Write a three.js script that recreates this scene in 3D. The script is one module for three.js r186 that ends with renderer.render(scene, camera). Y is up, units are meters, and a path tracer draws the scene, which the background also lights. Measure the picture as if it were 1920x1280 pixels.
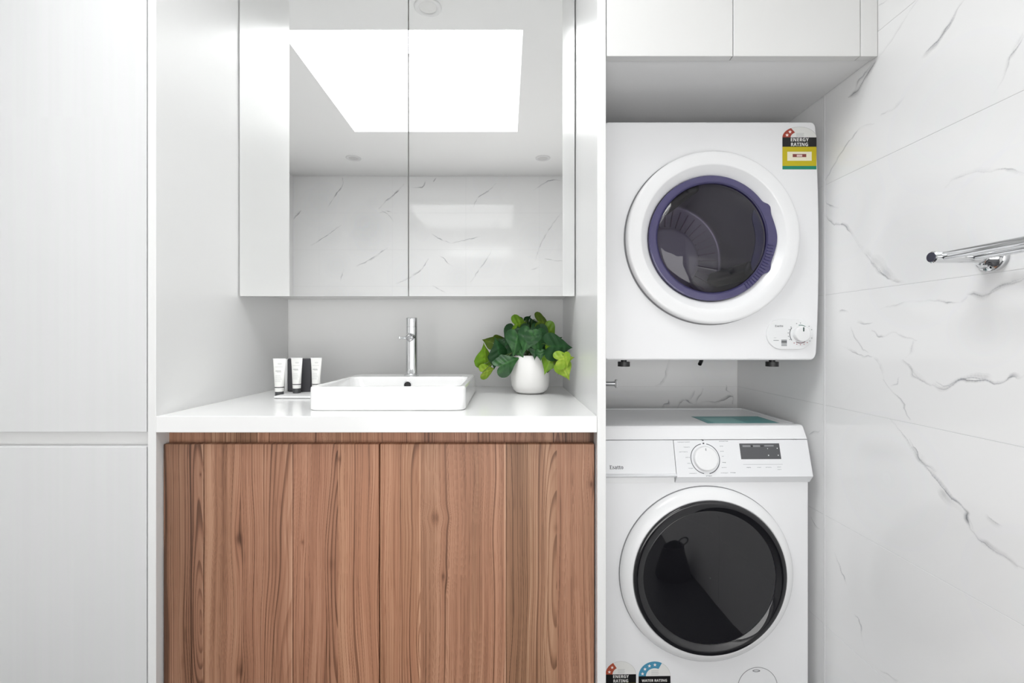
import * as THREE from 'three';
import { RoundedBoxGeometry } from 'three/addons/geometries/RoundedBoxGeometry.js';
import { mergeGeometries } from 'three/addons/utils/BufferGeometryUtils.js';
import { RectAreaLightUniformsLib } from 'three/addons/lights/RectAreaLightUniformsLib.js';

// ---------------------------------------------------------------- camera, light, exposure
const scene = new THREE.Scene();
scene.background = new THREE.Color(0.75, 0.85, 1.0);
const EYE = 1.085;
const camera = new THREE.PerspectiveCamera(2 * Math.atan(640 / 858) * 180 / Math.PI, 1.5, 0.02, 50);
camera.position.set(0, EYE, 0);
camera.lookAt(0, EYE, -1);
camera.setViewOffset(1920, 1280, 11, 8, 1920, 1280);

const renderer = new THREE.WebGLRenderer({ antialias: true });
renderer.toneMapping = THREE.LinearToneMapping;
renderer.toneMappingExposure = 0.94;
renderer.shadowMap.enabled = true;

RectAreaLightUniformsLib.init();
const CEIL = 2.4;
const SKY = { x0: -0.969, x1: 0.072, z0: -0.84, z1: 0.13 };       // the roof-light opening
const SKYLIGHT = 8.6, FILL = 2.3;
const SHAFT = 0.5;                                                 // height of the white shaft up to the pane
{
  const l = new THREE.RectAreaLight(0xffffff, SKYLIGHT, SKY.x1 - SKY.x0 - 0.03, SKY.z1 - SKY.z0 - 0.03);
  l.name = 'skylight_daylight';
  l.color.setRGB(0.97, 0.99, 1.0);
  l.position.set((SKY.x0 + SKY.x1) / 2, CEIL + SHAFT - 0.01, (SKY.z0 + SKY.z1) / 2);
  l.rotation.x = -Math.PI / 2;
  l.castShadow = true;
  scene.add(l);
}
const FILL_WIN = { x0: -0.9, x1: 0.8, y0: 0.2, y1: 1.38 };              // unseen window added low in the rear wall as frontal fill
{
  const l = new THREE.RectAreaLight(0xffffff, FILL, FILL_WIN.x1 - FILL_WIN.x0, FILL_WIN.y1 - FILL_WIN.y0);
  l.name = 'window_fill';
  l.color.setRGB(1.0, 0.995, 0.985);
  l.position.set((FILL_WIN.x0 + FILL_WIN.x1) / 2, (FILL_WIN.y0 + FILL_WIN.y1) / 2, 0.935);
  l.castShadow = true;                                             // faces -z, into the room
  scene.add(l);
}

// ---------------------------------------------------------------- helpers
let seed = 7;
function rnd() { seed = (seed * 1664525 + 1013904223) % 4294967296; return seed / 4294967296; }
const used = {};
function numbered(name) { const n = used[name] = (used[name] ?? -1) + 1; return n ? name + '_' + String(n).padStart(3, '0') : name; }
function shade(m) { m.castShadow = true; m.receiveShadow = true; return m; }
function mesh(name, geometry, material, parent) {
  const g = Array.isArray(geometry) ? mergeGeometries(geometry.map((q) => { const p = q.index ? q.toNonIndexed() : q; for (const k of Object.keys(p.attributes)) if (!['position', 'normal', 'uv'].includes(k)) p.deleteAttribute(k); return p; })) : geometry;
  const o = shade(new THREE.Mesh(g, material)); o.name = name; parent.add(o); return o;
}
function thing(name, label, category, [x, y, z] = [0, 0, 0], extra = {}) {
  const o = new THREE.Group(); o.name = numbered(name); o.position.set(x, y, z);
  o.userData = { label, category, ...extra }; scene.add(o); return o;
}
function tag(o, label, category, extra = {}) { o.name = numbered(o.name); o.userData = { label, category, ...extra }; return o; }
const ST = { kind: 'structure' };
// a box by its extents; D values are distances in front of the camera (z = -D)
function bx(x0, x1, y0, y1, z0, z1, r = 0) {
  const w = x1 - x0, h = y1 - y0, d = z1 - z0;
  const g = r ? new RoundedBoxGeometry(w, h, d, 2, Math.min(r, w / 2.01, h / 2.01, d / 2.01)) : new THREE.BoxGeometry(w, h, d);
  g.translate((x0 + x1) / 2, (y0 + y1) / 2, (z0 + z1) / 2); return g;
}
function uvPlane(g, a, b, a0, a1, b0, b1) {                     // uv from two of the coordinates
  const p = g.attributes.position, uv = new Float32Array(p.count * 2), k = { x: 0, y: 1, z: 2 };
  for (let i = 0; i < p.count; i++) { const v = [p.getX(i), p.getY(i), p.getZ(i)]; uv[2 * i] = (v[k[a]] - a0) / (a1 - a0); uv[2 * i + 1] = (v[k[b]] - b0) / (b1 - b0); }
  g.setAttribute('uv', new THREE.BufferAttribute(uv, 2)); return g;
}
function cyl(r0, r1, h, seg = 32) { return new THREE.CylinderGeometry(r1, r0, h, seg); }
function rod(a, b, r, r2 = r, seg = 20) {
  const A = new THREE.Vector3(...a), B = new THREE.Vector3(...b), d = B.clone().sub(A);
  const g = cyl(r, r2, d.length(), seg);
  g.applyQuaternion(new THREE.Quaternion().setFromUnitVectors(new THREE.Vector3(0, 1, 0), d.clone().normalize()));
  g.translate((A.x + B.x) / 2, (A.y + B.y) / 2, (A.z + B.z) / 2); return g;
}
function lathe(profile, seg = 64) { return new THREE.LatheGeometry(profile.map(([r, y]) => new THREE.Vector2(r, y)), seg); }
function latheFront(profile, seg = 96) { const g = lathe(profile, seg); g.rotateX(Math.PI / 2); return g; }   // axis towards +z
function tube(pts, r, seg = 24, rad = 8) { return new THREE.TubeGeometry(new THREE.CatmullRomCurve3(pts.map((p) => new THREE.Vector3(...p))), seg, r, rad); }
// smooth value noise
function hash(x, y, s) { let h = Math.imul(x, 374761393) ^ Math.imul(y, 668265263) ^ Math.imul(s, 2147483647 - 1013); h = Math.imul(h ^ (h >>> 13), 1274126177); return ((h ^ (h >>> 16)) >>> 0) / 4294967296; }
function noise(x, y, s = 0) {
  const i = Math.floor(x), j = Math.floor(y), f = x - i, g = y - j, u = f * f * (3 - 2 * f), v = g * g * (3 - 2 * g);
  const a = hash(i, j, s), b = hash(i + 1, j, s), c = hash(i, j + 1, s), d = hash(i + 1, j + 1, s);
  return a + (b - a) * u + (c - a) * v + (a - b - c + d) * u * v;
}
function fbm(x, y, s, n = 4) { let a = 0, w = 0.5, t = 0; for (let k = 0; k < n; k++) { a += w * noise(x, y, s + k * 17); t += w; x *= 2.03; y *= 2.03; w *= 0.5; } return a / t; }
function canvas(w, h, draw) {
  const c = document.createElement('canvas'); c.width = w; c.height = h; const g = c.getContext('2d'); draw(g, w, h);
  const t = new THREE.CanvasTexture(c); t.colorSpace = THREE.SRGBColorSpace; t.anisotropy = 8; return t;
}
function dataMap(w, h, fn) {
  const a = new Uint8Array(w * h * 4);
  for (let j = 0; j < h; j++) for (let i = 0; i < w; i++) { const c = fn((i + 0.5) / w, (j + 0.5) / h), k = (j * w + i) * 4; a[k] = c[0]; a[k + 1] = c[1]; a[k + 2] = c[2]; a[k + 3] = 255; }
  const t = new THREE.DataTexture(a, w, h); t.colorSpace = THREE.SRGBColorSpace; t.magFilter = THREE.LinearFilter; t.minFilter = THREE.LinearMipmapLinearFilter; t.generateMipmaps = true; t.anisotropy = 8; t.needsUpdate = true; return t;
}
const std = (o) => new THREE.MeshStandardMaterial(o);
const phys = (o) => new THREE.MeshPhysicalMaterial(o);
const rgb = (r, g, b) => new THREE.Color().setRGB(r, g, b);

// ---------------------------------------------------------------- veins printed on the porcelain tiles: [width mm, strength, points in metres on the wall]
const VEINS_RIGHT = [
  [3, 0.45, [[1.071,1.8589],[1.0588,1.855],[1.0469,1.8537]]],
  [3, 0.25, [[0.9682,1.7982],[0.994,1.7824],[1.0142,1.7671],[1.0425,1.7497],[1.0679,1.7372]]],
  [8, 0.5, [[1.0679,1.7397],[1.0881,1.728],[1.1125,1.7099],[1.1379,1.6951],[1.1645,1.6958]]],
  [5, 0.35, [[1.0803,1.7422],[1.1092,1.7236],[1.1293,1.7194],[1.1449,1.6908]]],
  [6, 0.32, [[0.872,1.7243],[0.8929,1.7063],[0.9092,1.6911],[0.9319,1.6791],[0.9521,1.6754]]],
  [3, 0.3, [[0.872,1.7243],[0.8961,1.7012],[0.9182,1.6811],[0.9413,1.6741]]],
  [3, 0.35, [[0.7688,1.602],[0.7727,1.5866],[0.7808,1.5737],[0.7933,1.563],[0.795,1.5455],[0.8061,1.5303],[0.8176,1.5176]]],
  [6, 0.16, [[0.7719,1.5996],[0.7808,1.5855],[0.7849,1.5717],[0.7984,1.5633]]],
  [4, 0.3, [[1.0006,1.6098],[1.0211,1.5991],[1.0499,1.5989],[1.0649,1.6025]]],
  [3, 0.3, [[1.0803,1.5886],[1.1259,1.5994],[1.1466,1.5888],[1.1645,1.5831]]],
  [4, 0.42, [[1.1466,1.5888],[1.1645,1.5804],[1.1924,1.5603],[1.2217,1.5364],[1.2483,1.5098]]],
  [3, 0.42, [[1.2524,1.4602],[1.2318,1.4396],[1.1982,1.4257]]],
  [4, 0.42, [[1.2483,1.4153],[1.2118,1.3844],[1.183,1.3773],[1.1466,1.3349],[1.1125,1.2886]]],
  [9, 0.25, [[1.1259,1.3041],[1.0961,1.2728],[1.0725,1.2462],[1.0353,1.2141],[1.0074,1.2071]]],
  [3, 0.25, [[1.1125,1.2886],[1.0803,1.2512],[1.0353,1.2141],[0.994,1.2032]]],
  [5, 0.2, [[0.9092,1.3838],[0.8876,1.3922],[0.857,1.3916],[0.8194,1.383]]],
  [2.5, 0.32, [[0.823,1.3833],[0.8018,1.3812],[0.7849,1.3704],[0.7688,1.3601]]],
  [6, 0.3, [[0.7672,1.186],[0.7891,1.1797],[0.8105,1.1729],[0.8285,1.1613],[0.8473,1.164],[0.862,1.1674]]],
  [2.5, 0.45, [[0.7672,1.1842],[0.7891,1.1788],[0.8105,1.171],[0.8303,1.1595]]],
  [3, 0.25, [[0.857,1.1649],[0.8823,1.1508],[0.9204,1.1569],[0.9558,1.1619],[1.0211,1.1588],[1.0649,1.1495]]],
  [4, 0.32, [[1.1924,1.1573],[1.1774,1.1536],[1.1627,1.1473]]],
  [4, 0.32, [[1.1362,1.1234],[1.1208,1.1177],[1.1042,1.1159],[1.0866,1.1192]]],
  [3, 0.42, [[1.0897,1.1028],[1.0725,1.09],[1.0573,1.085],[1.0282,1.0958],[1.0074,1.0862],[0.9874,1.0827],[0.9694,1.0794]]],
  [2.5, 0.34, [[1.1573,1.112],[1.1431,1.0877],[1.1208,1.0615],[1.0994,1.0466]]],
  [3, 0.45, [[1.1886,1.0642],[1.1466,1.0462],[1.1208,1.0406],[1.0866,1.0394]]],
  [3, 0.34, [[1.0866,1.0394],[1.0725,1.0275],[1.0618,1.0132],[1.0558,0.9829]]],
  [3, 0.52, [[1.0558,0.9853],[1.0282,0.9616],[1.002,0.9425],[0.9993,0.9266],[0.9835,0.9062]]],
  [3, 0.3, [[1.0353,0.9752],[1.0184,0.9806],[1.0156,0.995]]],
  [5, 0.18, [[0.9783,1.0759],[0.9848,1.0506],[0.9993,1.0372]]],
  [3.5, 0.5, [[1.0033,1.0371],[0.9835,1.0185],[0.9809,1.005],[0.9558,0.9937],[0.9378,0.9866]]],
  [5, 0.25, [[1.0033,1.0371],[0.9835,1.0185],[0.9582,0.9945],[0.9366,0.9857]]],
  [3.5, 0.55, [[0.9378,0.9866],[0.9204,0.982],[0.9037,0.9849],[0.8772,1.0042],[0.857,1.0051],[0.8331,1.0064],[0.8149,1.0033],[0.7975,1.0088],[0.7891,1.0179],[0.7784,1.0151],[0.7672,1.0206]]],
  [7, 0.28, [[0.925,0.9944],[0.9037,0.9881],[0.8772,1.0032],[0.8331,1.0102],[0.8176,1.005]]],
  [3.5, 0.55, [[1.0339,0.9006],[1.0074,0.876],[0.9809,0.8472],[0.9558,0.8221],[0.9261,0.7979],[0.8983,0.773],[0.8823,0.7683],[0.865,0.7543],[0.862,0.7354],[0.8473,0.7167],[0.8285,0.7075],[0.8018,0.7037],[0.7849,0.698],[0.7672,0.6952]]],
  [7, 0.2, [[0.9809,0.8472],[0.9558,0.8221],[0.9261,0.7979],[0.8983,0.773],[0.865,0.7543],[0.8473,0.7167],[0.7849,0.698],[0.7672,0.6952]]],
  [4, 0.3, [[0.9861,0.8666],[0.9732,0.8468],[0.9497,0.8194],[0.9238,0.8137]]],
  [5, 0.22, [[0.8285,0.7654],[0.8194,0.7574],[0.8018,0.7523]]],
  [2.5, 0.3, [[1.2118,0.5158],[1.183,0.4742],[1.1609,0.441]]],
  [2.5, 0.3, [[1.1431,0.3949],[1.1259,0.3856],[1.1175,0.3452],[1.1026,0.3088]]],
  [4, 0.3, [[1.3165,0.8057],[1.2892,0.8175],[1.2609,0.8264]]],
  [3, 0.4, [[1.3073,0.5731],[1.2848,0.5564],[1.2567,0.5533]]],
  [4, 0.2, [[1.0803,0.3069],[1.0353,0.3176],[1.0074,0.3242]]]
];
const VEINS_NICHE = [
  [5, 0.3, [[0.6134,1.0048],[0.6034,0.9687],[0.5934,0.9326],[0.5793,0.9126],[0.5593,0.9046]]],
  [4, 0.42, [[0.5834,0.8204],[0.5914,0.8324],[0.6094,0.8364],[0.6114,0.8525]]],
  [5, 0.5, [[0.6455,0.8204],[0.6535,0.8364],[0.6635,0.8464],[0.6836,0.8464],[0.7036,0.8685],[0.7097,0.8845]]],
  [5, 0.45, [[0.6756,0.8505],[0.6896,0.8404],[0.7097,0.8284]]],
  [5, 0.42, [[0.7137,0.8324],[0.7197,0.8525],[0.7337,0.8745],[0.7397,0.8926]]],
  [5, 0.5, [[0.7076,0.8324],[0.7538,0.8444],[0.7938,0.8424],[0.8239,0.8525],[0.85,0.8625],[0.85,0.8344]]],
  [4, 0.3, [[0.8279,0.9066],[0.8319,0.8845],[0.854,0.8645]]]
];
const VEINS_REAR = [
  [5, 0.5, [[-1.3338,2.3883],[-1.3338,2.336],[-1.3818,2.2619],[-1.4559,2.1486]]],
  [5, 0.45, [[-0.8326,2.336],[-0.8892,2.2706],[-0.9764,2.2053],[-1.0418,2.1312]]],
  [5, 0.4, [[-0.571,2.3883],[-0.5972,2.3491]]],
  [4, 0.45, [[-0.6626,2.3578],[-0.6844,2.3142],[-0.7803,2.3099]]],
  [5, 0.45, [[-0.0828,2.3447],[-0.1482,2.2794],[-0.2267,2.2271],[-0.2703,2.1486]]],
  [4, 0.4, [[0.4664,2.3665],[0.3531,2.3665],[0.2223,2.2837]]],
  [6, 0.5, [[-1.6738,2.1181],[-1.7392,2.0483]]],
  [4, 0.35, [[-1.3469,2.0004],[-1.4254,1.9437],[-1.5213,1.8783],[-1.5997,1.8347]]],
  [4, 0.4, [[-0.6059,1.9306],[-0.5405,1.8871],[-0.4533,1.8522]]],
  [4, 0.25, [[-0.4533,1.8522],[-0.3008,1.8871],[-0.1918,1.9132]]],
  [5, 0.25, [[0.449,2.105],[0.3531,1.9655],[0.2746,1.826],[0.2354,1.704]]],
  [6, 0.35, [[-0.9677,1.8129],[-1.0331,1.7737],[-1.129,1.7127],[-1.2249,1.6604]]],
  [6, 0.35, [[-0.6364,1.7258],[-0.6931,1.6386],[-0.7803,1.5732],[-0.9023,1.5209]]],
  [5, 0.35, [[-0.1177,1.7999],[-0.17,1.704],[-0.2354,1.6168],[-0.2921,1.5296]]],
  [4, 0.4, [[0.4664,1.7083],[0.3967,1.7127],[0.3182,1.7258]]],
  [4, 0.3, [[-1.3251,1.6386],[-1.3556,1.5471]]],
  [6, 0.3, [[0.2659,1.6604],[0.2005,1.6342]]],
  [4, 0.3, [[-0.9328,2.105],[-0.9764,2.1137],[-1.0331,2.1006]]],
  [4, 0.3, [[-0.6059,1.5078],[-0.4969,1.4512]]],
  [3, 0.3, [[-1.02,2.1181],[-0.9633,2.0876],[-0.9197,2.0309]]]
];
function veinTexture(veins, u0, u1, v0, v1, pxPerM, extra, s, gain = 1.5) {
  const w = Math.round((u1 - u0) * pxPerM), h = Math.round((v1 - v0) * pxPerM);
  return canvas(w, h, (g) => {
    g.fillStyle = 'rgb(248,248,248)'; g.fillRect(0, 0, w, h);
    g.lineCap = 'round'; g.lineJoin = 'round';
    const X = (u) => (u - u0) / (u1 - u0) * w, Y = (v) => h - (v - v0) / (v1 - v0) * h;
    let q = s; const R = () => { q = (q * 1664525 + 1013904223) % 4294967296; return q / 4294967296; };
    // soft clouds in the body of the stone
    for (let k = 0; k < 46 * (u1 - u0); k++) {
      const x = R() * w, y = R() * h, r = (0.05 + 0.16 * R()) * pxPerM, c = g.createRadialGradient(x, y, 0, x, y, r), a = 0.02 + 0.03 * R();
      const t = R() < 0.5 ? '205,209,214' : '250,250,250';
      c.addColorStop(0, `rgba(${t},${a * 2})`); c.addColorStop(1, `rgba(${t},0)`); g.fillStyle = c; g.fillRect(x - r, y - r, 2 * r, 2 * r);
    }
    const stroke = (pts, mm, alpha) => {
      // break the course into short wandering steps whose width and strength vary along the vein
      const c = new THREE.CatmullRomCurve3(pts.map(([u, v]) => new THREE.Vector3(X(u), Y(v), 0)), false, 'centripetal');
      const L = Math.max(4, c.getLength()), n = Math.max(6, Math.round(L / 3.2)), P = [];
      const ph = R() * 100, wob = 0.0036 * pxPerM;
      for (let i = 0; i <= n; i++) { const q2 = c.getPoint(i / n); P.push([q2.x + (fbm(i * 0.30 + ph, 1, s, 4) - 0.5) * 2 * wob, q2.y + (fbm(i * 0.30 + ph, 9, s + 5, 4) - 0.5) * 2 * wob]); }
      for (let i = 0; i < n; i++) {
        const e = Math.min(1, 3 * (i + 0.5) / n, 3 * (n - i - 0.5) / n), va = 0.15 + 1.35 * noise(i * 0.17 + ph, 3, s) ** 1.4, ww = 0.35 + 1.0 * noise(i * 0.22 + ph, 6, s), off = (noise(i * 0.07 + ph, 12, s) - 0.5) * mm / 1000 * pxPerM * 2.4;
        for (const [k, al, o] of [[2.2, 0.055, 1], [1.3, 0.09, 0.6], [0.5, 0.36, 0], [0.22, 0.42, 0]]) {
          g.strokeStyle = `rgba(112,114,119,${Math.min(1, gain * alpha * al * va * (0.25 + 0.75 * e))})`; g.lineWidth = Math.max(0.7, mm / 1000 * pxPerM * k * ww * (0.45 + 0.55 * e));
          g.beginPath(); g.moveTo(P[i][0] + off * o, P[i][1] + off * o); g.lineTo(P[i + 1][0] + off * o, P[i + 1][1] + off * o); g.stroke();
        }
      }
      return P;
    };
    for (const [mm, a, pts] of veins) stroke(pts, mm, a);
    for (let k = 0; k < extra; k++) {              // further faint veins where none could be read
      let x = u0 + R() * (u1 - u0), y = v0 + R() * (v1 - v0), a = -0.9 + 0.8 * R(); const p = [[x, y]];
      const m = 3 + Math.floor(4 * R()); for (let i = 0; i < m; i++) { a += (R() - 0.5) * 1.2; x += Math.cos(a) * 0.05; y += Math.sin(a) * 0.05; p.push([x, y]); }
      stroke(p, 3 + 3 * R(), 0.18 + 0.22 * R());
    }
  });
}
const veinRight = veinTexture(VEINS_RIGHT, 0.6, 1.76, 0, 2.4, 850, 3, 11);
const veinNiche = veinTexture(VEINS_NICHE, 0.2, 0.9, 0, 2.4, 700, 4, 23, 2.0);
const veinRear = veinTexture(VEINS_REAR, -1.75, 0.89, 0, 2.4, 560, 12, 31, 2.2);

// ---------------------------------------------------------------- walnut veneer: strips laid side by side, each cut from its own board
const WOOD = { x0: -0.83, x1: 0.225, y0: 0.06, y1: 0.88 };
const STRIPS = [  // x start, pith x, pith depth, taper, rings per metre, tone r g b, contrast, seed
  [-0.90, -0.733, 0.004, 0.10, 150, 0.86, 0.85, 0.83, 1.15, 1],
  [-0.7216, -0.500, 0.050, 0.05, 120, 0.97, 0.96, 0.94, 1.05, 2],
  [-0.5094, -0.400, 0.004, 0.10, 190, 1.00, 0.98, 0.96, 1.0, 3],
  [-0.401, -0.230, 0.070, 0.04, 130, 1.06, 1.05, 1.02, 0.85, 4],
  [-0.302, -0.206, 0.006, 0.09, 120, 1.02, 1.00, 0.96, 0.85, 5],
  [-0.2045, 0.100, 0.060, 0.05, 140, 1.03, 1.03, 1.01, 0.95, 6],
  [-0.0013, 0.117, 0.003, 0.11, 135, 0.97, 0.99, 0.96, 1.05, 7],
  [0.1207, 0.330, 0.060, 0.05, 150, 0.99, 0.99, 0.97, 1.05, 8],
];
const KNOTS = [[-0.637, 0.605, 0.016, 0.075, 1], [-0.485, 0.597, 0.007, 0.03, 0.8], [-0.416, 0.545, 0.02, 0.07, 0.35], [-0.398, 0.795, 0.008, 0.02, 0.7], [-0.634, 0.29, 0.018, 0.05, 0.7], [-0.168, 0.655, 0.02, 0.014, 0.6], [-0.15, 0.515, 0.01, 0.018, 0.6], [0.203, 0.735, 0.01, 0.03, 0.9], [0.118, 0.63, 0.012, 0.05, 0.4], [-0.728, 0.758, 0.005, 0.012, 0.9]];
const sm = (a, b, t) => { t = Math.min(1, Math.max(0, (t - a) / (b - a))); return t * t * (3 - 2 * t); };
function walnut(x, y) {
  let k = 0; while (k + 1 < STRIPS.length && x > STRIPS[k + 1][0]) k++;
  const S = STRIPS[k], [xs, px, pz, taper, freq, tr, tg, tb, con, s] = S, xe = k + 1 < STRIPS.length ? STRIPS[k + 1][0] : 9;
  let bend = 0, spot = 0;
  for (const [kx, ky, rx, ry, str] of KNOTS) {
    const ax = (x - kx) / (rx * 2.2), ay = (y - ky) / (ry * 1.5), e = Math.exp(-(ax * ax + ay * ay));
    if (e > 0.002) { bend += str * rx * 0.55 * e * Math.sign(x - kx + 1e-6) * Math.min(1, Math.abs(x - kx) / rx * 1.5); const bx_ = (x - kx) / (rx * 0.42), by = (y - ky) / (rx * 0.8); spot += str * 0.8 * Math.exp(-(bx_ * bx_ + by * by)); const sx = (x - kx) / (rx * 0.5), sy = (y - ky) / (ry * 0.9); spot += str * 0.35 * Math.exp(-(sx * sx + sy * sy)); }
  }
  const wx = x - bend + (fbm(x * 5 + s * 9, y * 1.9, s, 3) - 0.5) * 0.034 + (noise(x * 30, y * 5, s + 3) - 0.5) * 0.006;
  const z = pz + taper * (y - 0.45 - 0.1 * hash(s, 2, 3)) + (noise(y * 2.3, s * 3.1, 44) - 0.5) * 0.03;
  let r = Math.hypot((wx - px) * (1 + 0.6 * Math.abs(wx - px) * 8), z) * freq + (noise(x * 26 + 7, y * 3.2, s + 60) - 0.5) * 1.0;
  r += 1.4 * noise(r * 0.35, s, 77);
  const ring = Math.floor(r), f = r - ring, str = 0.15 + 0.95 * hash(ring, 5, s) ** 1.5;
  const late = sm(0.45, 0.88, f) * (1 - sm(0.93, 1.0, f)) * str;
  const wide = fbm(wx * 42, y * 0.9, s + 12, 3) - 0.5, band = noise(wx * 90, y * 0.5, s + 14) - 0.5;
  const fibre = noise(wx * 420, y * 5, s + 20) - 0.5, fine = noise(wx * 1100, y * 18, s + 22) - 0.5;
  const pore = sm(0.74, 0.95, noise(wx * 640, y * 16, s + 33));
  let v = 0.63 - 0.42 * late * con + 0.46 * wide * con + 0.16 * band * con + 0.13 * fibre + 0.05 * fine - 0.12 * pore * con;
  const line = sm(0.76, 0.95, noise(wx * 150, y * 0.8, s + 71)); v -= 0.38 * line * con * (0.35 + noise(wx * 60, y * 2.4, s + 72));
  const pale = sm(0.80, 0.97, noise(wx * 110 + 31, y * 0.6, s + 75)); v += 0.20 * pale;
  v -= 0.42 * Math.min(1.2, spot);
  if (x - xs < 0.0036 && (k === 1 || k === 2 || k === 6)) v -= 0.25;       // dark and pale lines where strips meet
  if (xe - x < 0.0022 && (k === 0 || k === 1 || k === 4 || k === 5)) v += 0.24;
  v = Math.min(1.05, Math.max(0, v));
  const grey = sm(0.45, 0.8, fbm(wx * 26, y * 1.6, s + 90, 3)) * 0.9;
  const A = [84, 54, 38], B = [163, 117, 93], C = [216, 176, 150];
  const t = v < 0.55 ? v / 0.55 : (v - 0.55) / 0.5, P = v < 0.55 ? A : B, Q = v < 0.55 ? B : C;
  const c = [0, 1, 2].map((i) => P[i] + (Q[i] - P[i]) * Math.min(1, t));
  const g = (c[0] + c[1] + c[2]) / 3;
  return [c[0] * tr - 10 * grey, c[1] * tg - 7 * grey, c[2] * tb - 7 * grey].map((q) => Math.max(0, Math.min(255, q)));
}
const woodMap = dataMap(1600, 1244, (u, v) => walnut(WOOD.x0 + u * (WOOD.x1 - WOOD.x0), WOOD.y0 + v * (WOOD.y1 - WOOD.y0)));

// faint brushed grain on the white laminate
const laminateMap = dataMap(512, 256, (u, v) => { const n = noise(u * 130, v * 4, 3) * 0.6 + noise(u * 50, v * 2, 5) * 0.4, c = 216 + (n - 0.5) * 3; return [c, c + 0.5, c + 1]; });
laminateMap.wrapS = laminateMap.wrapT = THREE.RepeatWrapping;

// ---------------------------------------------------------------- materials
const M = {
  paint: std({ color: rgb(0.88, 0.88, 0.875), roughness: 0.6 }),
  ceiling: std({ color: rgb(0.95, 0.95, 0.945), roughness: 0.9 }),
  grout: std({ color: rgb(0.74, 0.745, 0.75), roughness: 0.9 }),
  trim: std({ color: rgb(0.86, 0.86, 0.86), roughness: 0.3 }),
  tileRight: std({ map: veinRight, roughness: 0.12 }),
  tileNiche: std({ map: veinNiche, roughness: 0.12 }),
  tileRear: std({ map: veinRear, roughness: 0.06 }),
  floor: std({ color: rgb(0.045, 0.045, 0.05), roughness: 0.45, map: dataMap(512, 512, (u, v) => { const n = fbm(u * 22, v * 22, 8, 5), c = 190 + n * 65; return [c, c, c + 2]; }) }),
  white: std({ color: rgb(0.78, 0.78, 0.775), roughness: 0.28 }),
  laminate: std({ map: laminateMap, roughness: 0.34 }),
  doorWhite: std({ color: rgb(0.76, 0.76, 0.75), roughness: 0.34 }),
  stone: std({ color: rgb(0.84, 0.84, 0.835), roughness: 0.16 }),
  ceramic: phys({ color: rgb(0.91, 0.91, 0.905), roughness: 0.08, clearcoat: 0.6, clearcoatRoughness: 0.03 }),
  walnut: std({ map: woodMap, roughness: 0.5 }),
  mirror: std({ color: rgb(0.96, 0.965, 0.96), roughness: 0.0, metalness: 1 }),
  chrome: std({ color: rgb(0.80, 0.81, 0.82), roughness: 0.06, metalness: 1 }),
  enamel: phys({ color: rgb(0.89, 0.893, 0.905), roughness: 0.3, clearcoat: 0.4, clearcoatRoughness: 0.08 }),
  plastic: std({ color: rgb(0.88, 0.883, 0.89), roughness: 0.25 }),
  darkGrey: std({ color: rgb(0.25, 0.25, 0.26), roughness: 0.7 }),
  black: std({ color: rgb(0.012, 0.012, 0.013), roughness: 0.4 }),
};
// uv of the laminate in metres along the sheet
function lam(g) { return uvPlane(g, 'x', 'y', 0, 1.1, 0, 1.6); }

// ---------------------------------------------------------------- the room: x -1.74 .. 0.87, back wall 1.72 m in front of the camera, rear wall 0.94 m behind it
const XL = -1.74, XR = 0.87, ZB = -1.72, ZR = 0.94;
tag(mesh('floor', bx(XL - 0.1, XR + 0.1, -0.08, 0, ZB - 0.1, ZR + 0.1), M.floor, scene), 'dark charcoal tiled floor seen only in the washer door', 'floor', ST);
tag(mesh('ceiling', [
  bx(XL - 0.1, SKY.x0, CEIL, CEIL + 0.12, ZB - 0.1, ZR + 0.1), bx(SKY.x1, XR + 0.1, CEIL, CEIL + 0.12, ZB - 0.1, ZR + 0.1),
  bx(SKY.x0, SKY.x1, CEIL, CEIL + 0.12, ZB - 0.1, SKY.z0), bx(SKY.x0, SKY.x1, CEIL, CEIL + 0.12, SKY.z1, ZR + 0.1)], M.ceiling, scene),
  'flat white painted ceiling with skylight opening, seen in the mirror', 'ceiling', ST);
tag(mesh('wall_left', bx(XL - 0.1, XL, 0, CEIL, ZB - 0.1, ZR + 0.1), M.paint, scene), 'plain white painted wall behind the tall cabinet', 'wall', ST);
{
  const w = tag(mesh('wall_back', [bx(XL, 0.2335, 0, CEIL, ZB - 0.1, ZB), bx(0.2335, XR + 0.0008, 0, CEIL, ZB - 0.1, ZB - 0.0007)], M.paint, scene), 'white back wall behind the basin, marble tiled behind the washer', 'wall', ST);
  const xs = [0.2345, 0.27, XR - 0.0005];
  for (let r = 0; r < 8; r++) for (let c = 0; c < 2; c++)
    mesh('tile', uvPlane(bx(xs[c] + 0.0004, xs[c + 1] - 0.0004, r * 0.3 + 0.0004, r * 0.3 + 0.2996, ZB - 0.008, ZB, 0.0004), 'x', 'y', 0.2, 0.9, 0, 2.4), M.tileNiche, w);
}
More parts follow.
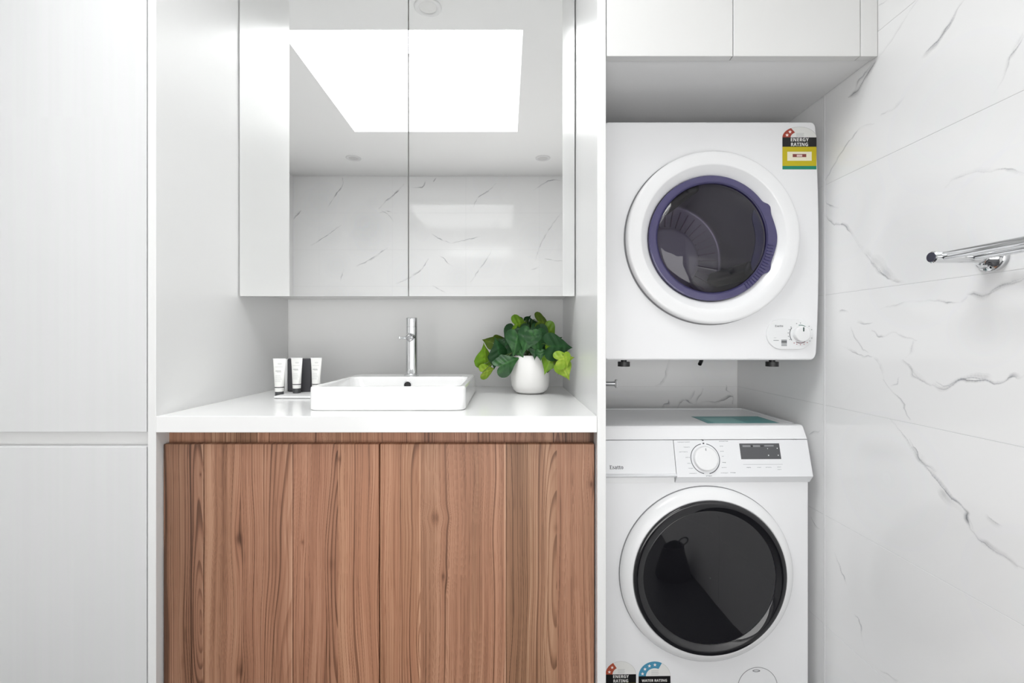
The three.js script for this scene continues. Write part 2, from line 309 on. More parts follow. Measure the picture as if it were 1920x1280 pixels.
{
  const w = tag(mesh('wall_right', bx(XR + 0.0008, XR + 0.1, 0, CEIL, ZB - 0.1, ZR + 0.1), M.grout, scene), 'white marble-look tiled wall with the towel rail', 'wall', ST);
  const ds = [1.72, 1.2525, 0.6525, 0.0525, -0.5475, -0.94];
  for (let r = 0; r < 8; r++) for (let c = 0; c < 5; c++) {
    const near = c < 2, g = bx(XR, XR + 0.008, r * 0.3 + 0.0004, r * 0.3 + 0.2996, -ds[c] + (c === 1 ? 0.0045 : 0.0004), -ds[c + 1] - (c === 0 ? 0.0045 : 0.0004), 0.0005);
    mesh('tile', near ? uvPlane(g, 'z', 'y', -0.6, -1.76, 0, 2.4) : uvPlane(g, 'z', 'y', -1.6, 1.04, 0, 2.4), near ? M.tileRight : M.tileRear, w);
  }
  mesh('trim_strip', bx(XR - 0.0006, XR + 0.008, 0, CEIL, -1.2562, -1.2488, 0.001), M.trim, w);
}
{
  const w = tag(mesh('wall_rear', bx(XL - 0.1, XR + 0.1, 0, CEIL, ZR + 0.0006, ZR + 0.1), M.grout, scene), 'marble tiled wall opposite the basin, seen in the mirror', 'wall', ST);
  const xs = [XL, -1.53, -0.93, -0.33, 0.27, XR];
  for (let r = 0; r < 8; r++) for (let c = 0; c < 5; c++)
    mesh('tile', uvPlane(bx(xs[c] + 0.0004, xs[c + 1] - 0.0004, r * 0.3 + 0.0004, r * 0.3 + 0.2996, ZR, ZR + 0.008, 0.0003), 'x', 'y', -1.75, 0.89, 0, 2.4), M.tileRear, w);
}
{
  const w = thing('window_1', 'bright square skylight in the ceiling, mirrored above the basin', 'skylight', [0, 0, 0], ST);
  mesh('light_shaft', [bx(SKY.x0 - 0.06, SKY.x0, CEIL + 0.12, CEIL + SHAFT + 0.02, SKY.z0 - 0.06, SKY.z1 + 0.06), bx(SKY.x1, SKY.x1 + 0.06, CEIL + 0.12, CEIL + SHAFT + 0.02, SKY.z0 - 0.06, SKY.z1 + 0.06),
    bx(SKY.x0, SKY.x1, CEIL + 0.12, CEIL + SHAFT + 0.02, SKY.z0 - 0.06, SKY.z0), bx(SKY.x0, SKY.x1, CEIL + 0.12, CEIL + SHAFT + 0.02, SKY.z1, SKY.z1 + 0.06)], M.white, w);
  mesh('diffuser_pane', bx(SKY.x0, SKY.x1, CEIL + SHAFT, CEIL + SHAFT + 0.008, SKY.z0, SKY.z1), std({ color: rgb(0.9, 0.9, 0.9), emissive: rgb(1, 1, 1), emissiveIntensity: 1.6, roughness: 0.5 }), w);
}
{
  const w = thing('window_2', 'unseen frosted window added as fill light low in the tiled wall opposite the vanity', 'window', [0, 0, 0], ST);
  mesh('fill_pane', bx(FILL_WIN.x0, FILL_WIN.x1, FILL_WIN.y0, FILL_WIN.y1, ZR - 0.004, ZR - 0.0005), std({ color: rgb(0.85, 0.85, 0.85), emissive: rgb(1, 1, 0.99), emissiveIntensity: 1.0, roughness: 0.4 }), w);  // glowing pane of the added window, brightens the front faces
  const f = 0.03;
  for (const [a, b, c, d] of [[FILL_WIN.x0 - f, FILL_WIN.x1 + f, FILL_WIN.y1, FILL_WIN.y1 + f], [FILL_WIN.x0 - f, FILL_WIN.x1 + f, FILL_WIN.y0 - f, FILL_WIN.y0], [FILL_WIN.x0 - f, FILL_WIN.x0, FILL_WIN.y0, FILL_WIN.y1], [FILL_WIN.x1, FILL_WIN.x1 + f, FILL_WIN.y0, FILL_WIN.y1]])
    mesh('added_frame', bx(a, b, c, d, ZR - 0.02, ZR - 0.0005), M.white, w);
}
for (const [x, z, where] of [[-1.12, 0.56, 'between skylight and rear wall, towards the tall cabinet'], [0.27, 0.56, 'between skylight and rear wall, towards the towel rail'], [-0.312, -0.977, 'between skylight and mirror cabinet']]) {
  const t = thing('downlight', 'round white recessed downlight in ceiling ' + where, 'downlight', [x, CEIL, z], { group: 'recessed downlights' });
  const ring = lathe([[0.034, -0.001], [0.036, -0.004], [0.05, -0.005], [0.054, -0.003], [0.055, 0]], 40); mesh('trim_ring', ring, std({ color: rgb(0.8, 0.8, 0.8), roughness: 0.4 }), t);
  const lens = cyl(0.035, 0.035, 0.002, 32); lens.translate(0, -0.001, 0); mesh('lens', lens, std({ color: rgb(0.68, 0.68, 0.67), roughness: 0.3 }), t);
}

// ---------------------------------------------------------------- joinery
{
  const t = thing('tall_cabinet', 'tall white laminate cabinet with finger-pull groove left of the vanity', 'cabinet');
  mesh('carcass', [bx(-1.738, -0.8405, 0.1, 2.398, -1.719, -1.09), bx(-1.738, -0.8405, 0, 0.1, -1.719, -1.13)], M.white, t);
  mesh('end_panel', bx(-0.8385, -0.819, 0, 2.398, -1.719, -1.07, 0.0015), M.white, t);
  mesh('door', lam(bx(-1.736, -0.8415, 0.863, 2.39, -1.0895, -1.07, 0.0015)), M.laminate, t);
  mesh('door', lam(bx(-1.736, -0.8415, 0.1, 0.829, -1.0895, -1.07, 0.0015)), M.laminate, t);
}
tag(mesh('divider_panel', bx(0.213, 0.2335, 0, 2.398, -1.719, -1.07, 0.0012), M.white, scene), 'white upright panel between the vanity and the stacked laundry machines', 'panel');
{
  const t = thing('vanity_cabinet', 'walnut veneer vanity cabinet with two plain doors under the white counter', 'cabinet');
  mesh('carcass', [bx(-0.8185, 0.2125, 0.1, 0.82, -1.719, -1.113), bx(-0.8185, 0.2125, 0, 0.1, -1.719, -1.15)].map((g) => uvPlane(g, 'x', 'y', WOOD.x0, WOOD.x1, WOOD.y0, WOOD.y1)), M.walnut, t);
  const wood = (g) => uvPlane(g, 'x', 'y', WOOD.x0, WOOD.x1, WOOD.y0, WOOD.y1);
  mesh('top_rail', uvPlane(bx(-0.8185, 0.2125, 0.80, 0.862, -1.13, -1.112), 'x', 'y', WOOD.x1, WOOD.x0, WOOD.y0 + 0.3, WOOD.y1 + 0.3), M.walnut, t);
  mesh('door', wood(bx(-0.8165, -0.3032, 0.1, 0.8305, -1.109, -1.09, 0.002)), M.walnut, t);
  mesh('door', wood(bx(-0.3008, 0.2100, 0.1, 0.8305, -1.109, -1.09, 0.002)), M.walnut, t);
}
tag(mesh('countertop', bx(-0.8188, 0.2128, 0.8622, 0.9005, -1.7195, -1.0695, 0.0015), M.stone, scene), 'glossy white stone countertop over the walnut vanity', 'countertop');
{
  const t = thing('mirror_cabinet', 'mirrored wall cabinet with two doors above the basin', 'mirror cabinet');
  mesh('carcass', bx(-0.8185, 0.2125, 1.227, 2.396, -1.713, -1.4205), M.white, t);
  for (const [a, b] of [[-0.8155, -0.3005], [-0.2970, 0.2095]]) {
    const d = mesh('door', bx(a, b, 1.211, 2.39, -1.4195, -1.405), M.white, t);
    mesh('mirror_glass', bx(a, b, 1.211, 2.39, -1.4048, -1.4), M.mirror, d);
  }
}
{
  const t = thing('wall_cabinet', 'white overhead cabinet with two doors above the dryer', 'cabinet');
  mesh('carcass', bx(0.2345, XR - 0.0012, 1.745, 2.396, -1.719, -1.0905), M.trim, t);
  mesh('door', bx(0.2352, 0.5300, 1.742, 2.39, -1.09, -1.07, 0.0012), M.doorWhite, t);
  mesh('door', bx(0.5318, 0.8280, 1.742, 2.39, -1.09, -1.07, 0.0012), M.doorWhite, t);
  mesh('filler_panel', bx(0.8295, XR - 0.0012, 1.742, 2.39, -1.09, -1.07, 0.0012), M.doorWhite, t);
}

// ---------------------------------------------------------------- basin and tap
function roundRect(w, h, r) { const s = new THREE.Shape(), x = w / 2, y = h / 2; s.moveTo(-x + r, -y); s.lineTo(x - r, -y); s.absarc(x - r, -y + r, r, -Math.PI / 2, 0); s.lineTo(x, y - r); s.absarc(x - r, y - r, r, 0, Math.PI / 2); s.lineTo(-x + r, y); s.absarc(-x + r, y - r, r, Math.PI / 2, Math.PI); s.lineTo(-x, -y + r); s.absarc(-x + r, -y + r, r, Math.PI, 1.5 * Math.PI); return s; }
// stacked rounded-rectangle rings joined into one smooth skin: [width, depth, radius, y, offset z]
function rings(list, seg = 10) {
  const pos = [], idx = [], n = 4 * (seg + 1);
  for (const [w, d, r, y, oz = 0, ox = 0] of list) for (let q = 0; q < 4; q++) for (let k = 0; k <= seg; k++) {
    const a = q * Math.PI / 2 + k / seg * Math.PI / 2, cx = (q === 0 || q === 3 ? 1 : -1) * (w / 2 - r), cz = (q < 2 ? 1 : -1) * (d / 2 - r);
    pos.push(cx + r * Math.cos(a) + ox, y, cz + r * Math.sin(a) + oz);
  }
  for (let l = 0; l + 1 < list.length; l++) for (let i = 0; i < n; i++) { const a = l * n + i, b = l * n + (i + 1) % n; idx.push(a, a + n, b, b, a + n, b + n); }
  const g = new THREE.BufferGeometry(); g.setAttribute('position', new THREE.Float32BufferAttribute(pos, 3)); g.setIndex(idx); g.setAttribute('uv', new THREE.Float32BufferAttribute(new Float32Array(pos.length / 3 * 2), 2)); g.computeVertexNormals(); return g;
}
{
  const t = thing('basin', 'white ceramic rectangular basin with rounded corners set on the counter', 'basin', [-0.3015, 0.9005, -1.347]);
  const W = 0.397, D = 0.4, H = 0.0602;
  mesh('bowl', rings([[W - 0.02, D - 0.02, 0.02, 0.0003], [W - 0.004, D - 0.004, 0.026, 0.0005], [W, D, 0.028, 0.004], [W, D, 0.028, H - 0.008], [W - 0.0016, D - 0.0016, 0.0275, H - 0.003], [W - 0.006, D - 0.006, 0.026, H - 0.0006], [W - 0.011, D - 0.011, 0.025, H],
    [W - 0.026, D - 0.115, 0.03, H, 0.0445], [W - 0.031, D - 0.120, 0.03, H - 0.001, 0.0445], [W - 0.036, D - 0.124, 0.03, H - 0.005, 0.0445], [W - 0.05, D - 0.138, 0.036, H - 0.035, 0.0445], [W - 0.08, D - 0.168, 0.05, 0.008, 0.0445], [W - 0.14, D - 0.23, 0.04, 0.002, 0.0445], [0.04, 0.04, 0.0199, 0.0012, 0.0445], [0.001, 0.001, 0.0004, 0.0012, 0.0445]]), M.ceramic, t);
  const o = new THREE.TorusGeometry(0.0122, 0.0018, 12, 36); o.translate(-0.0075, 0.0345, -0.0885); mesh('overflow_ring', o, M.chrome, t);
  const oh = cyl(0.0112, 0.0112, 0.002, 24); oh.rotateX(Math.PI / 2); oh.translate(-0.0075, 0.0345, -0.0885); mesh('overflow_hole', oh, M.black, t);
  const w = lathe([[0.001, 0.0065], [0.018, 0.006], [0.024, 0.004], [0.026, 0.0015]], 32); w.translate(0, 0, 0.0445); mesh('waste_plug', w, M.chrome, t);
}
{
  const y0 = 0.9607, t = thing('basin_tap', 'tall round chrome mixer tap standing on the basin ledge', 'tap', [-0.3085, y0, -1.497]);
  mesh('base_ring', lathe([[0, 0.0005], [0.0235, 0.0005], [0.0235, 0.003], [0.021, 0.0055], [0.0186, 0.006]], 40), M.chrome, t);
  mesh('body', lathe([[0.0183, 0.004], [0.0183, 0.1575], [0.0176, 0.1578]], 48), M.chrome, t);
  mesh('handle', lathe([[0.0174, 0.1578], [0.0183, 0.1590], [0.0183, 0.186], [0.0172, 0.1875], [0, 0.1875]], 48), M.chrome, t);
  const sp = mesh('spout', tube([[0.001, 0.126, 0.006], [0.006, 0.127, 0.05], [0.013, 0.126, 0.095], [0.0165, 0.122, 0.112]], 0.0112, 20, 24), M.chrome, t);
  const tip = latheFront([[0, -0.003], [0.0085, -0.003], [0.009, 0.001], [0.0118, 0.0012], [0.0118, -0.004], [0.0112, -0.006]], 32); tip.rotateX(0.5); tip.rotateY(0.45); tip.translate(0.0168, 0.1215, 0.1135); mesh('aerator', tip, std({ color: rgb(0.45, 0.45, 0.46), roughness: 0.15, metalness: 1 }), sp);
  const lv = mesh('lever', rod([-0.015, 0.122, 0.004], [-0.032, 0.1225, 0.03], 0.0034), M.chrome, t);
  const kn = new THREE.SphereGeometry(0.0046, 16, 12); kn.translate(-0.0325, 0.1226, 0.031); mesh('lever_tip', kn, M.chrome, lv);
}

// ---------------------------------------------------------------- wall-hung dryer
const INK = '#2b2d30';
function sheet(pts, thickness) { const g = new THREE.ExtrudeGeometry(pts, { depth: thickness, bevelEnabled: false, curveSegments: 32 }); return g; }
function star(g, x, y, r) { g.beginPath(); for (let k = 0; k < 10; k++) { const a = -Math.PI / 2 + k * Math.PI / 5, q = k % 2 ? r * 0.42 : r; g.lineTo(x + q * Math.cos(a), y + q * Math.sin(a)); } g.closePath(); g.fill(); }
// an energy or water rating sticker: half-round scale of stars over a black title band
function ratingSticker(name, parent, x, y, z, w, h, arch, o) {
  const s = new THREE.Shape(); s.moveTo(-w / 2, 0); s.lineTo(w / 2, 0); s.lineTo(w / 2, h - arch); s.absellipse(0, h - arch, w / 2, arch, 0, Math.PI); s.lineTo(-w / 2, 0);
  const tex = canvas(512, Math.round(512 * h / w), (g, W, H) => {
    const A = arch / h * H, k = W / 512;
    g.fillStyle = '#e9e9e6'; g.fillRect(0, 0, W, H);
    g.strokeStyle = 'rgba(120,122,125,0.55)'; g.lineWidth = 2.5 * k; g.beginPath(); g.ellipse(W / 2, A, W / 2 - 4, A - 4, 0, Math.PI, 2 * Math.PI); g.stroke();
    const a0 = Math.PI, a1 = Math.PI + o.span; g.fillStyle = o.color; g.beginPath(); g.ellipse(W / 2, A, W / 2, A, 0, a0, a1); g.ellipse(W / 2, A, W * o.inner, A * o.inner * 2, 0, a1, a0, true); g.closePath(); g.fill();
    g.fillStyle = '#fff2ee'; for (const t of o.stars) star(g, W / 2 + Math.cos(a0 + t) * W * (0.5 + o.inner) / 2, A + Math.sin(a0 + t) * A * (0.5 + o.inner), 30 * k);
    g.fillStyle = 'rgba(110,112,116,0.7)'; for (let i = 0; i < 4; i++) g.fillRect(W * 0.4, A * (0.62 + 0.09 * i), W * (0.24 - 0.02 * (i % 2)), 3 * k);
    g.fillStyle = '#0c0c0e'; g.fillRect(0, A, W, o.band * H);
    g.fillStyle = '#f2f2ee'; g.textAlign = 'center'; g.textBaseline = 'middle'; g.font = `bold ${Math.round(o.size * k)}px sans-serif`;
    o.title.forEach((t, i) => g.fillText(t, W / 2, A + o.band * H * (i + 0.5 + (o.title.length > 1 ? 0 : 0)) / o.title.length, W * 0.96));
    const y1 = A + o.band * H; g.fillStyle = o.field; g.fillRect(0, y1, W, H - y1);
    g.fillStyle = '#f0ead2'; g.fillRect(W * 0.14, y1 + (H - y1) * 0.22, W * 0.72, (H - y1) * 0.4);
    g.fillStyle = '#8c4540'; g.fillRect(W * 0.3, y1 + (H - y1) * 0.32, W * 0.4, (H - y1) * 0.14); g.fillStyle = '#e3c9c4'; g.fillRect(W * 0.42, y1 + (H - y1) * 0.35, W * 0.16, (H - y1) * 0.09);
    g.fillStyle = '#15866b'; g.fillRect(0, H - (H - y1) * 0.15, W, (H - y1) * 0.15);
  });
  const g = sheet(s, 0.0004); uvPlane(g, 'x', 'y', -w / 2, w / 2, 0, h); g.translate(x, y, z);
  return mesh(name, g, std({ map: tex, roughness: 0.35 }), parent);
}
{
  const t = thing('tumble_dryer', 'white wall-hung front-loading dryer with purple-rimmed round door', 'dryer', [0.552, 1.023, -1.24]);
  const YC = 0.328, s = new THREE.Shape();
  s.moveTo(-0.272, 0); s.lineTo(0.272, 0); s.quadraticCurveTo(0.288, 0, 0.2905, 0.024); s.quadraticCurveTo(0.3055, 0.32, 0.2885, 0.626); s.quadraticCurveTo(0.2875, 0.646, 0.272, 0.646);
  s.lineTo(-0.272, 0.646); s.quadraticCurveTo(-0.2875, 0.646, -0.2885, 0.626); s.quadraticCurveTo(-0.3055, 0.32, -0.2905, 0.024); s.quadraticCurveTo(-0.288, 0, -0.272, 0);
  const hole = new THREE.Path(); hole.absarc(0, YC, 0.2, 0, 2 * Math.PI, true); s.holes.push(hole);
  const fg = new THREE.ExtrudeGeometry(s, { depth: 0.044, bevelEnabled: true, bevelThickness: 0.006, bevelSize: 0.005, bevelOffset: -0.005, bevelSegments: 4, curveSegments: 40 }); fg.translate(0, 0, -0.05);
  mesh('front_panel', fg, M.enamel, t);
  mesh('body', [bx(-0.283, -0.279, 0.006, 0.64, -0.455, -0.05), bx(0.279, 0.283, 0.006, 0.64, -0.455, -0.05), bx(-0.283, 0.283, 0.006, 0.01, -0.455, -0.05), bx(-0.283, 0.283, 0.636, 0.64, -0.455, -0.05), bx(-0.283, 0.283, 0.006, 0.64, -0.459, -0.455)], M.enamel, t);
  for (const y of [0.08, 0.52]) mesh('wall_bracket', bx(-0.2, 0.2, y, y + 0.04, -0.479, -0.459), M.plastic, t);
  const put = (g) => { g.translate(0, YC, 0); return g; };
  const dr = put(latheFront([[0.2, -0.045], [0.198, -0.06], [0.198, -0.335], [0.185, -0.35], [0.10, -0.356], [0.09, -0.35], [0.001, -0.35]], 64));
  const drum = mesh('drum', dr, std({ color: rgb(0.30, 0.28, 0.33), roughness: 0.35, metalness: 0.5, side: THREE.DoubleSide }), t);
  const fins = []; for (let k = 0; k < 3; k++) { const g = bx(-0.02, 0.02, 0.15, 0.197, -0.33, -0.07, 0.012); g.rotateZ(k * 2.094 + 0.1); fins.push(put(g)); }
  mesh('drum_fin', fins[0], M.black, drum); mesh('drum_fin', fins[1], M.black, drum); mesh('drum_fin', fins[2], M.black, drum);
  mesh('drum_filter', put(latheFront([[0.001, -0.334], [0.10, -0.336], [0.112, -0.342], [0.114, -0.35]], 48)), std({ color: rgb(0.35, 0.33, 0.40), roughness: 0.5 }), drum);
  const fr = []; for (let k = 0; k < 40; k++) { const g = bx(-0.001, 0.001, 0.118, 0.175, -0.352, -0.344); g.rotateZ(k * Math.PI / 20); fr.push(put(g)); }
  mesh('drum_ribs', fr, std({ color: rgb(0.32, 0.26, 0.33), roughness: 0.5 }), drum);
  mesh('door_gap_shade', put(latheFront([[0.2, 0.0003], [0.2335, 0.0003], [0.2335, 0.001], [0.226, 0.001]], 96)), M.darkGrey, t);  // dark ring painted in for the shade in the gap round the door
  const ring = mesh('door', put(latheFront([[0.175, -0.015], [0.229, 0.0015], [0.2306, 0.006], [0.2306, 0.019], [0.2296, 0.0225], [0.227, 0.025], [0.222, 0.0262], [0.206, 0.0270], [0.196, 0.0262], [0.1915, 0.0235], [0.1755, 0.0085], [0.172, 0.0055], [0.1692, 0.002], [0.169, -0.015]], 128)), M.plastic, t);
  // the purple inner rim with the pull tab on the right
  const pr = new THREE.Shape();
  for (let k = 0; k <= 240; k++) {
    const a = k / 240 * 2 * Math.PI, d = Math.abs(Math.atan2(Math.sin(a), Math.cos(a))) ;
    let r = 0.1685; if (d < 0.63) { const u = d / 0.63; r += 0.0035 * sm(1, 0.85, u) + 0.007 * Math.exp(-(((u - 0.80) / 0.13) ** 2)) + 0.0045 * Math.exp(-((u / 0.35) ** 2)); }
    pr[k ? 'lineTo' : 'moveTo'](r * Math.cos(a), r * Math.sin(a));
  }
  const ph = new THREE.Path(); ph.absarc(0, 0, 0.1475, 0, 2 * Math.PI, true); pr.holes.push(ph);
  const pg = new THREE.ExtrudeGeometry(pr, { depth: 0.006, bevelEnabled: true, bevelThickness: 0.003, bevelSize: 0.003, bevelOffset: -0.003, bevelSegments: 3, curveSegments: 96 }); pg.translate(0, 0, 0.004);
  const purple = phys({ color: rgb(0.05, 0.042, 0.135), roughness: 0.2, clearcoat: 0.8, clearcoatRoughness: 0.1 });
  mesh('door_rim', put(pg), purple, ring);
  const gr = []; for (let k = 0; k < 17; k++) { const g = bx(0.1515, 0.1665, -0.0012, 0.0012, 0.0125, 0.0146); g.rotateZ(-0.12 - k * 0.052); gr.push(put(g)); }
  mesh('grip_ribs', gr, std({ color: rgb(0.03, 0.025, 0.11), roughness: 0.4 }), ring);
  mesh('rim_groove', put(latheFront([[0.1465, 0.0118], [0.148, 0.0132], [0.1505, 0.0131], [0.152, 0.0128]], 96)), std({ color: rgb(0.02, 0.016, 0.08), roughness: 0.4 }), ring);
  mesh('door_glass', put(latheFront([[0.1488, 0.006], [0.145, 0.0115], [0.132, 0.0165], [0.11, 0.021], [0.07, 0.0255], [0.035, 0.0275], [0.0005, 0.028]], 96)), phys({ color: rgb(0.62, 0.60, 0.68), roughness: 0.02, transmission: 1, thickness: 0, ior: 1.5, side: THREE.DoubleSide }), ring);
  const cr = new THREE.Shape(); for (let k = 0; k <= 24; k++) { const a = -0.62 + 1.2 * k / 24; cr[k ? 'lineTo' : 'moveTo'](0.1465 * Math.cos(a), 0.1465 * Math.sin(a)); } for (let k = 24; k >= 0; k--) { const a = -0.62 + 1.2 * k / 24, u = (k - 12) / 12; cr.lineTo((0.1435 - 0.018 * (1 - u ** 6)) * Math.cos(a), (0.1435 - 0.018 * (1 - u ** 6)) * Math.sin(a)); }
  const cg = new THREE.ExtrudeGeometry(cr, { depth: 0.004, bevelEnabled: false }); cg.translate(0, 0, -0.006); mesh('finger_recess', put(cg), std({ color: rgb(0.02, 0.016, 0.085), roughness: 0.35 }), ring);
  // control plate with the timer knob
  const cp = (() => { const q = roundRect(0.122, 0.080, 0.0395); return new THREE.ExtrudeGeometry(q, { depth: 0.003, bevelEnabled: true, bevelThickness: 0.002, bevelSize: 0.002, bevelOffset: 0, bevelSegments: 3, curveSegments: 24 }); })();
  uvPlane(cp, 'x', 'y', -0.063, 0.063, -0.042, 0.042); cp.translate(0.215, 0.0707, -0.001);
  const cpTex = canvas(640, 426, (g) => {
    g.fillStyle = 'rgb(238,239,240)'; g.fillRect(0, 0, 640, 426); g.fillStyle = INK; g.font = 'bold 36px serif'; g.fillText('Esatto', 112, 116);
    g.lineWidth = 9; g.strokeStyle = '#34383a'; g.beginPath(); g.arc(461, 213, 146, Math.PI * 0.80, Math.PI * 1.20); g.stroke();
    g.strokeStyle = '#1f5a49'; g.lineWidth = 8; g.beginPath(); g.arc(461, 213, 122, Math.PI * 1.44, Math.PI * 1.70); g.stroke();
    g.strokeStyle = '#5a1c2a'; g.lineWidth = 9; g.beginPath(); g.arc(461, 213, 124, Math.PI * 0.32, Math.PI * 0.66); g.stroke();
    g.fillStyle = '#7b7d80'; for (const a of [0.83, 0.93, 1.03, 1.13, 1.22, 1.4, 1.5, 1.75, 1.87, 0.12, 0.22]) g.fillRect(461 + 168 * Math.cos(a * Math.PI) - 6, 213 + 150 * Math.sin(a * Math.PI) - 5, 13, 10);
    g.fillStyle = '#a5434c'; for (const a of [0.3, 0.4, 0.5, 0.6, 0.68]) g.fillRect(461 + 160 * Math.cos(a * Math.PI) - 6, 213 + 146 * Math.sin(a * Math.PI) - 5, 13, 10);
    g.fillStyle = '#9a9c9e'; g.fillRect(200, 290, 76, 88); g.fillStyle = '#4a4c4e'; g.fillRect(200, 312, 76, 16); g.fillStyle = '#c9cacb'; g.fillRect(200, 344, 76, 6); g.fillRect(200, 360, 76, 6);
    g.fillStyle = '#8b8d8f'; g.fillRect(92, 296, 72, 8); g.fillStyle = '#c4c6c7'; g.fillRect(98, 262, 34, 6);
  });
  const plate = mesh('control_plate', cp, std({ map: cpTex, roughness: 0.3 }), t);
  const kn = latheFront([[0.021, 0.003], [0.021, 0.014], [0.0195, 0.0165], [0.017, 0.017], [0.0005, 0.017]], 48); kn.translate(0.2428, 0.0707, 0); const knob = mesh('timer_knob', kn, M.plastic, plate);
  mesh('pointer', bx(0.2418, 0.2446, 0.0775, 0.0885, 0.0168, 0.0176), std({ color: rgb(0.01, 0.05, 0.04), roughness: 0.5 }), knob);
  for (const x of [-0.225, 0.187]) mesh('foot', [rod([x, -0.019, -0.032], [x, -0.006, -0.032], 0.0165), rod([x, -0.008, -0.032], [x, 0.002, -0.032], 0.008)], M.black, t);
  for (const x of [-0.225, 0.187]) mesh('foot', [rod([x, -0.019, -0.40], [x, -0.006, -0.40], 0.0165), rod([x, -0.008, -0.40], [x, 0.007, -0.40], 0.008)], M.black, t);
  mesh('drain_nozzle', tube([[0.085, 0.007, -0.25], [0.084, -0.012, -0.25], [0.074, -0.026, -0.24]], 0.006, 12, 10), M.black, t);
  ratingSticker('rating_sticker', t, 0.2425, 0.5165, 0.0003, 0.092, 0.1155, 0.029, { span: 1.05, color: '#a8402f', inner: 0.26, stars: [0.28, 0.75], band: 0.22, title: ['ENERGY', 'RATING'], size: 72, field: '#c9b70f' });
}

// ---------------------------------------------------------------- washing machine
{
  const t = thing('washing_machine', 'white front-loading washing machine with black glass door under the dryer', 'washing machine', [0.5405, 0, -1.258]); t.rotation.y = 0.018;
  mesh('body', [bx(-0.2945, 0.2945, 0.022, 0.6875, -0.34, 0, 0.004), bx(-0.2945, 0.2945, 0.68, 0.8, -0.34, -0.056)], M.enamel, t);
  for (const x of [-0.25, 0.25]) for (const z of [-0.05, -0.29]) mesh('foot', rod([x, 0, z], [x, 0.024, z], 0.02), M.black, t);
  const side = (pts, x0, x1, u) => { const s = new THREE.Shape(); pts.forEach(([z, y], i) => s[i ? 'lineTo' : 'moveTo'](-z, y)); const g = new THREE.ExtrudeGeometry(s, { depth: x1 - x0 - 0.002, bevelEnabled: true, bevelThickness: 0.001, bevelSize: 0.001, bevelOffset: -0.001, bevelSegments: 2 }); g.rotateY(Math.PI / 2); g.translate(x0 + 0.001, 0, 0); if (u) uvPlane(g, 'x', 'y', x0, x1, 0.686, 0.8005); return g; };
  const lid = mesh('top_lid', [side([[-0.036, 0.837], [-0.030, 0.8355], [-0.0265, 0.831], [-0.0105, 0.8022], [-0.06, 0.8022], [-0.06, 0.837]], -0.2975, 0.2975), bx(-0.2965, 0.2965, 0.8, 0.8335, -0.343, -0.055), bx(-0.2975, -0.286, 0.801, 0.837, -0.345, -0.05, 0.002), bx(0.286, 0.2975, 0.801, 0.837, -0.345, -0.05, 0.002), bx(-0.2975, 0.2975, 0.801, 0.837, -0.345, -0.333, 0.002)], M.enamel, t);
  const tealTex = canvas(420, 280, (g) => { g.fillStyle = '#3f9a9a'; g.fillRect(0, 0, 420, 280); g.fillStyle = '#6cb5b2'; g.fillRect(40, 60, 190, 170); g.fillStyle = '#8ccac6'; for (let i = 0; i < 6; i++) g.fillRect(56, 84 + i * 22, 120 + (i * 37) % 40, 7); g.strokeStyle = '#2f8284'; g.lineWidth = 8; g.strokeRect(4, 4, 412, 272); });
  mesh('care_sticker', uvPlane(bx(0.05, 0.262, 0.8335, 0.8339, -0.192, -0.052), 'x', 'z', 0.05, 0.262, -0.052, -0.192), std({ map: tealTex, roughness: 0.35 }), lid);
  mesh('lid_support', bx(-0.296, 0.296, 0.795, 0.806, -0.05, -0.02), M.plastic, t);
  // printed control fascia, tilted back
  const XA = -0.0768, XB = 0.2975, face = [[-0.0098, 0.8], [0.015, 0.7055], [0.0135, 0.7035], [0.0005, 0.686], [-0.06, 0.686], [-0.06, 0.8]];
  const K = 4700, cx = (x) => (x - XA) * K, cy = (y) => (0.8005 - y) * K;
  const panelTex = canvas(Math.round((XB - XA) * K), Math.round(0.1145 * K), (g, W, H) => {
    g.fillStyle = 'rgb(237,238,240)'; g.fillRect(0, 0, W, H);
    const P = (px, py) => [cx((px - 949) * 0.0014615 - 0.5405), cy(1.085 - (py - 632) * 0.0014615)];
    const dash = (x0, x1, y, dark) => { g.fillStyle = dark ? '#8d9094' : '#b4b6b9'; let [x, yy] = P(x0, y); const e = P(x1, y)[0]; let k = Math.round(x0 * 7); while (x < e - 6) { k = (k * 1103 + 12345) % 65536; const w = 6 + k % 9; g.fillRect(x, yy - 5, w, 10 - (k % 3) * 2); x += w + 4; } };
    for (const [a, b, y, d] of [[1273, 1297, 830.4], [1284, 1297, 839.5], [1275, 1291, 847.8], [1286, 1294, 857.6], [1288, 1295, 868], [1289, 1298, 876.5], [1290, 1304, 885.5], [1353, 1370, 829.3], [1353, 1359, 838], [1353, 1359, 847], [1355, 1359, 856], [1354, 1361, 866.7, 1], [1352, 1362, 875.7], [1349, 1364, 885], [1367, 1377, 884.6, 1], [1321, 1332, 890, 1], [1399, 1407, 875.8, 1], [1419, 1427, 875.8], [1435, 1446, 875.7], [1457, 1464, 875.3], [1457, 1464, 879.5], [1495, 1507, 826.6]]) dash(a, b, y, d);
    g.fillStyle = '#c3c5c8'; g.fillRect(P(1393, 870)[0], P(1393, 870)[1], P(1468, 870)[0] - P(1393, 870)[0], 5);
    const [kx, ky] = [cx(0.0055), cy(0.752)]; g.strokeStyle = '#4d5054'; g.lineWidth = 9; for (const [a, b] of [[-1.38, 1.38], [1.76, 4.52]]) { g.beginPath(); g.ellipse(kx, ky, 0.0395 * K, 0.0386 * K, 0, a, b); g.stroke(); }
    g.fillStyle = '#3a3c40'; g.fillRect(kx - 12, ky - 0.0395 * K - 8, 22, 16); g.fillRect(kx - 14, ky - 0.0475 * K - 6, 20, 12);
  });
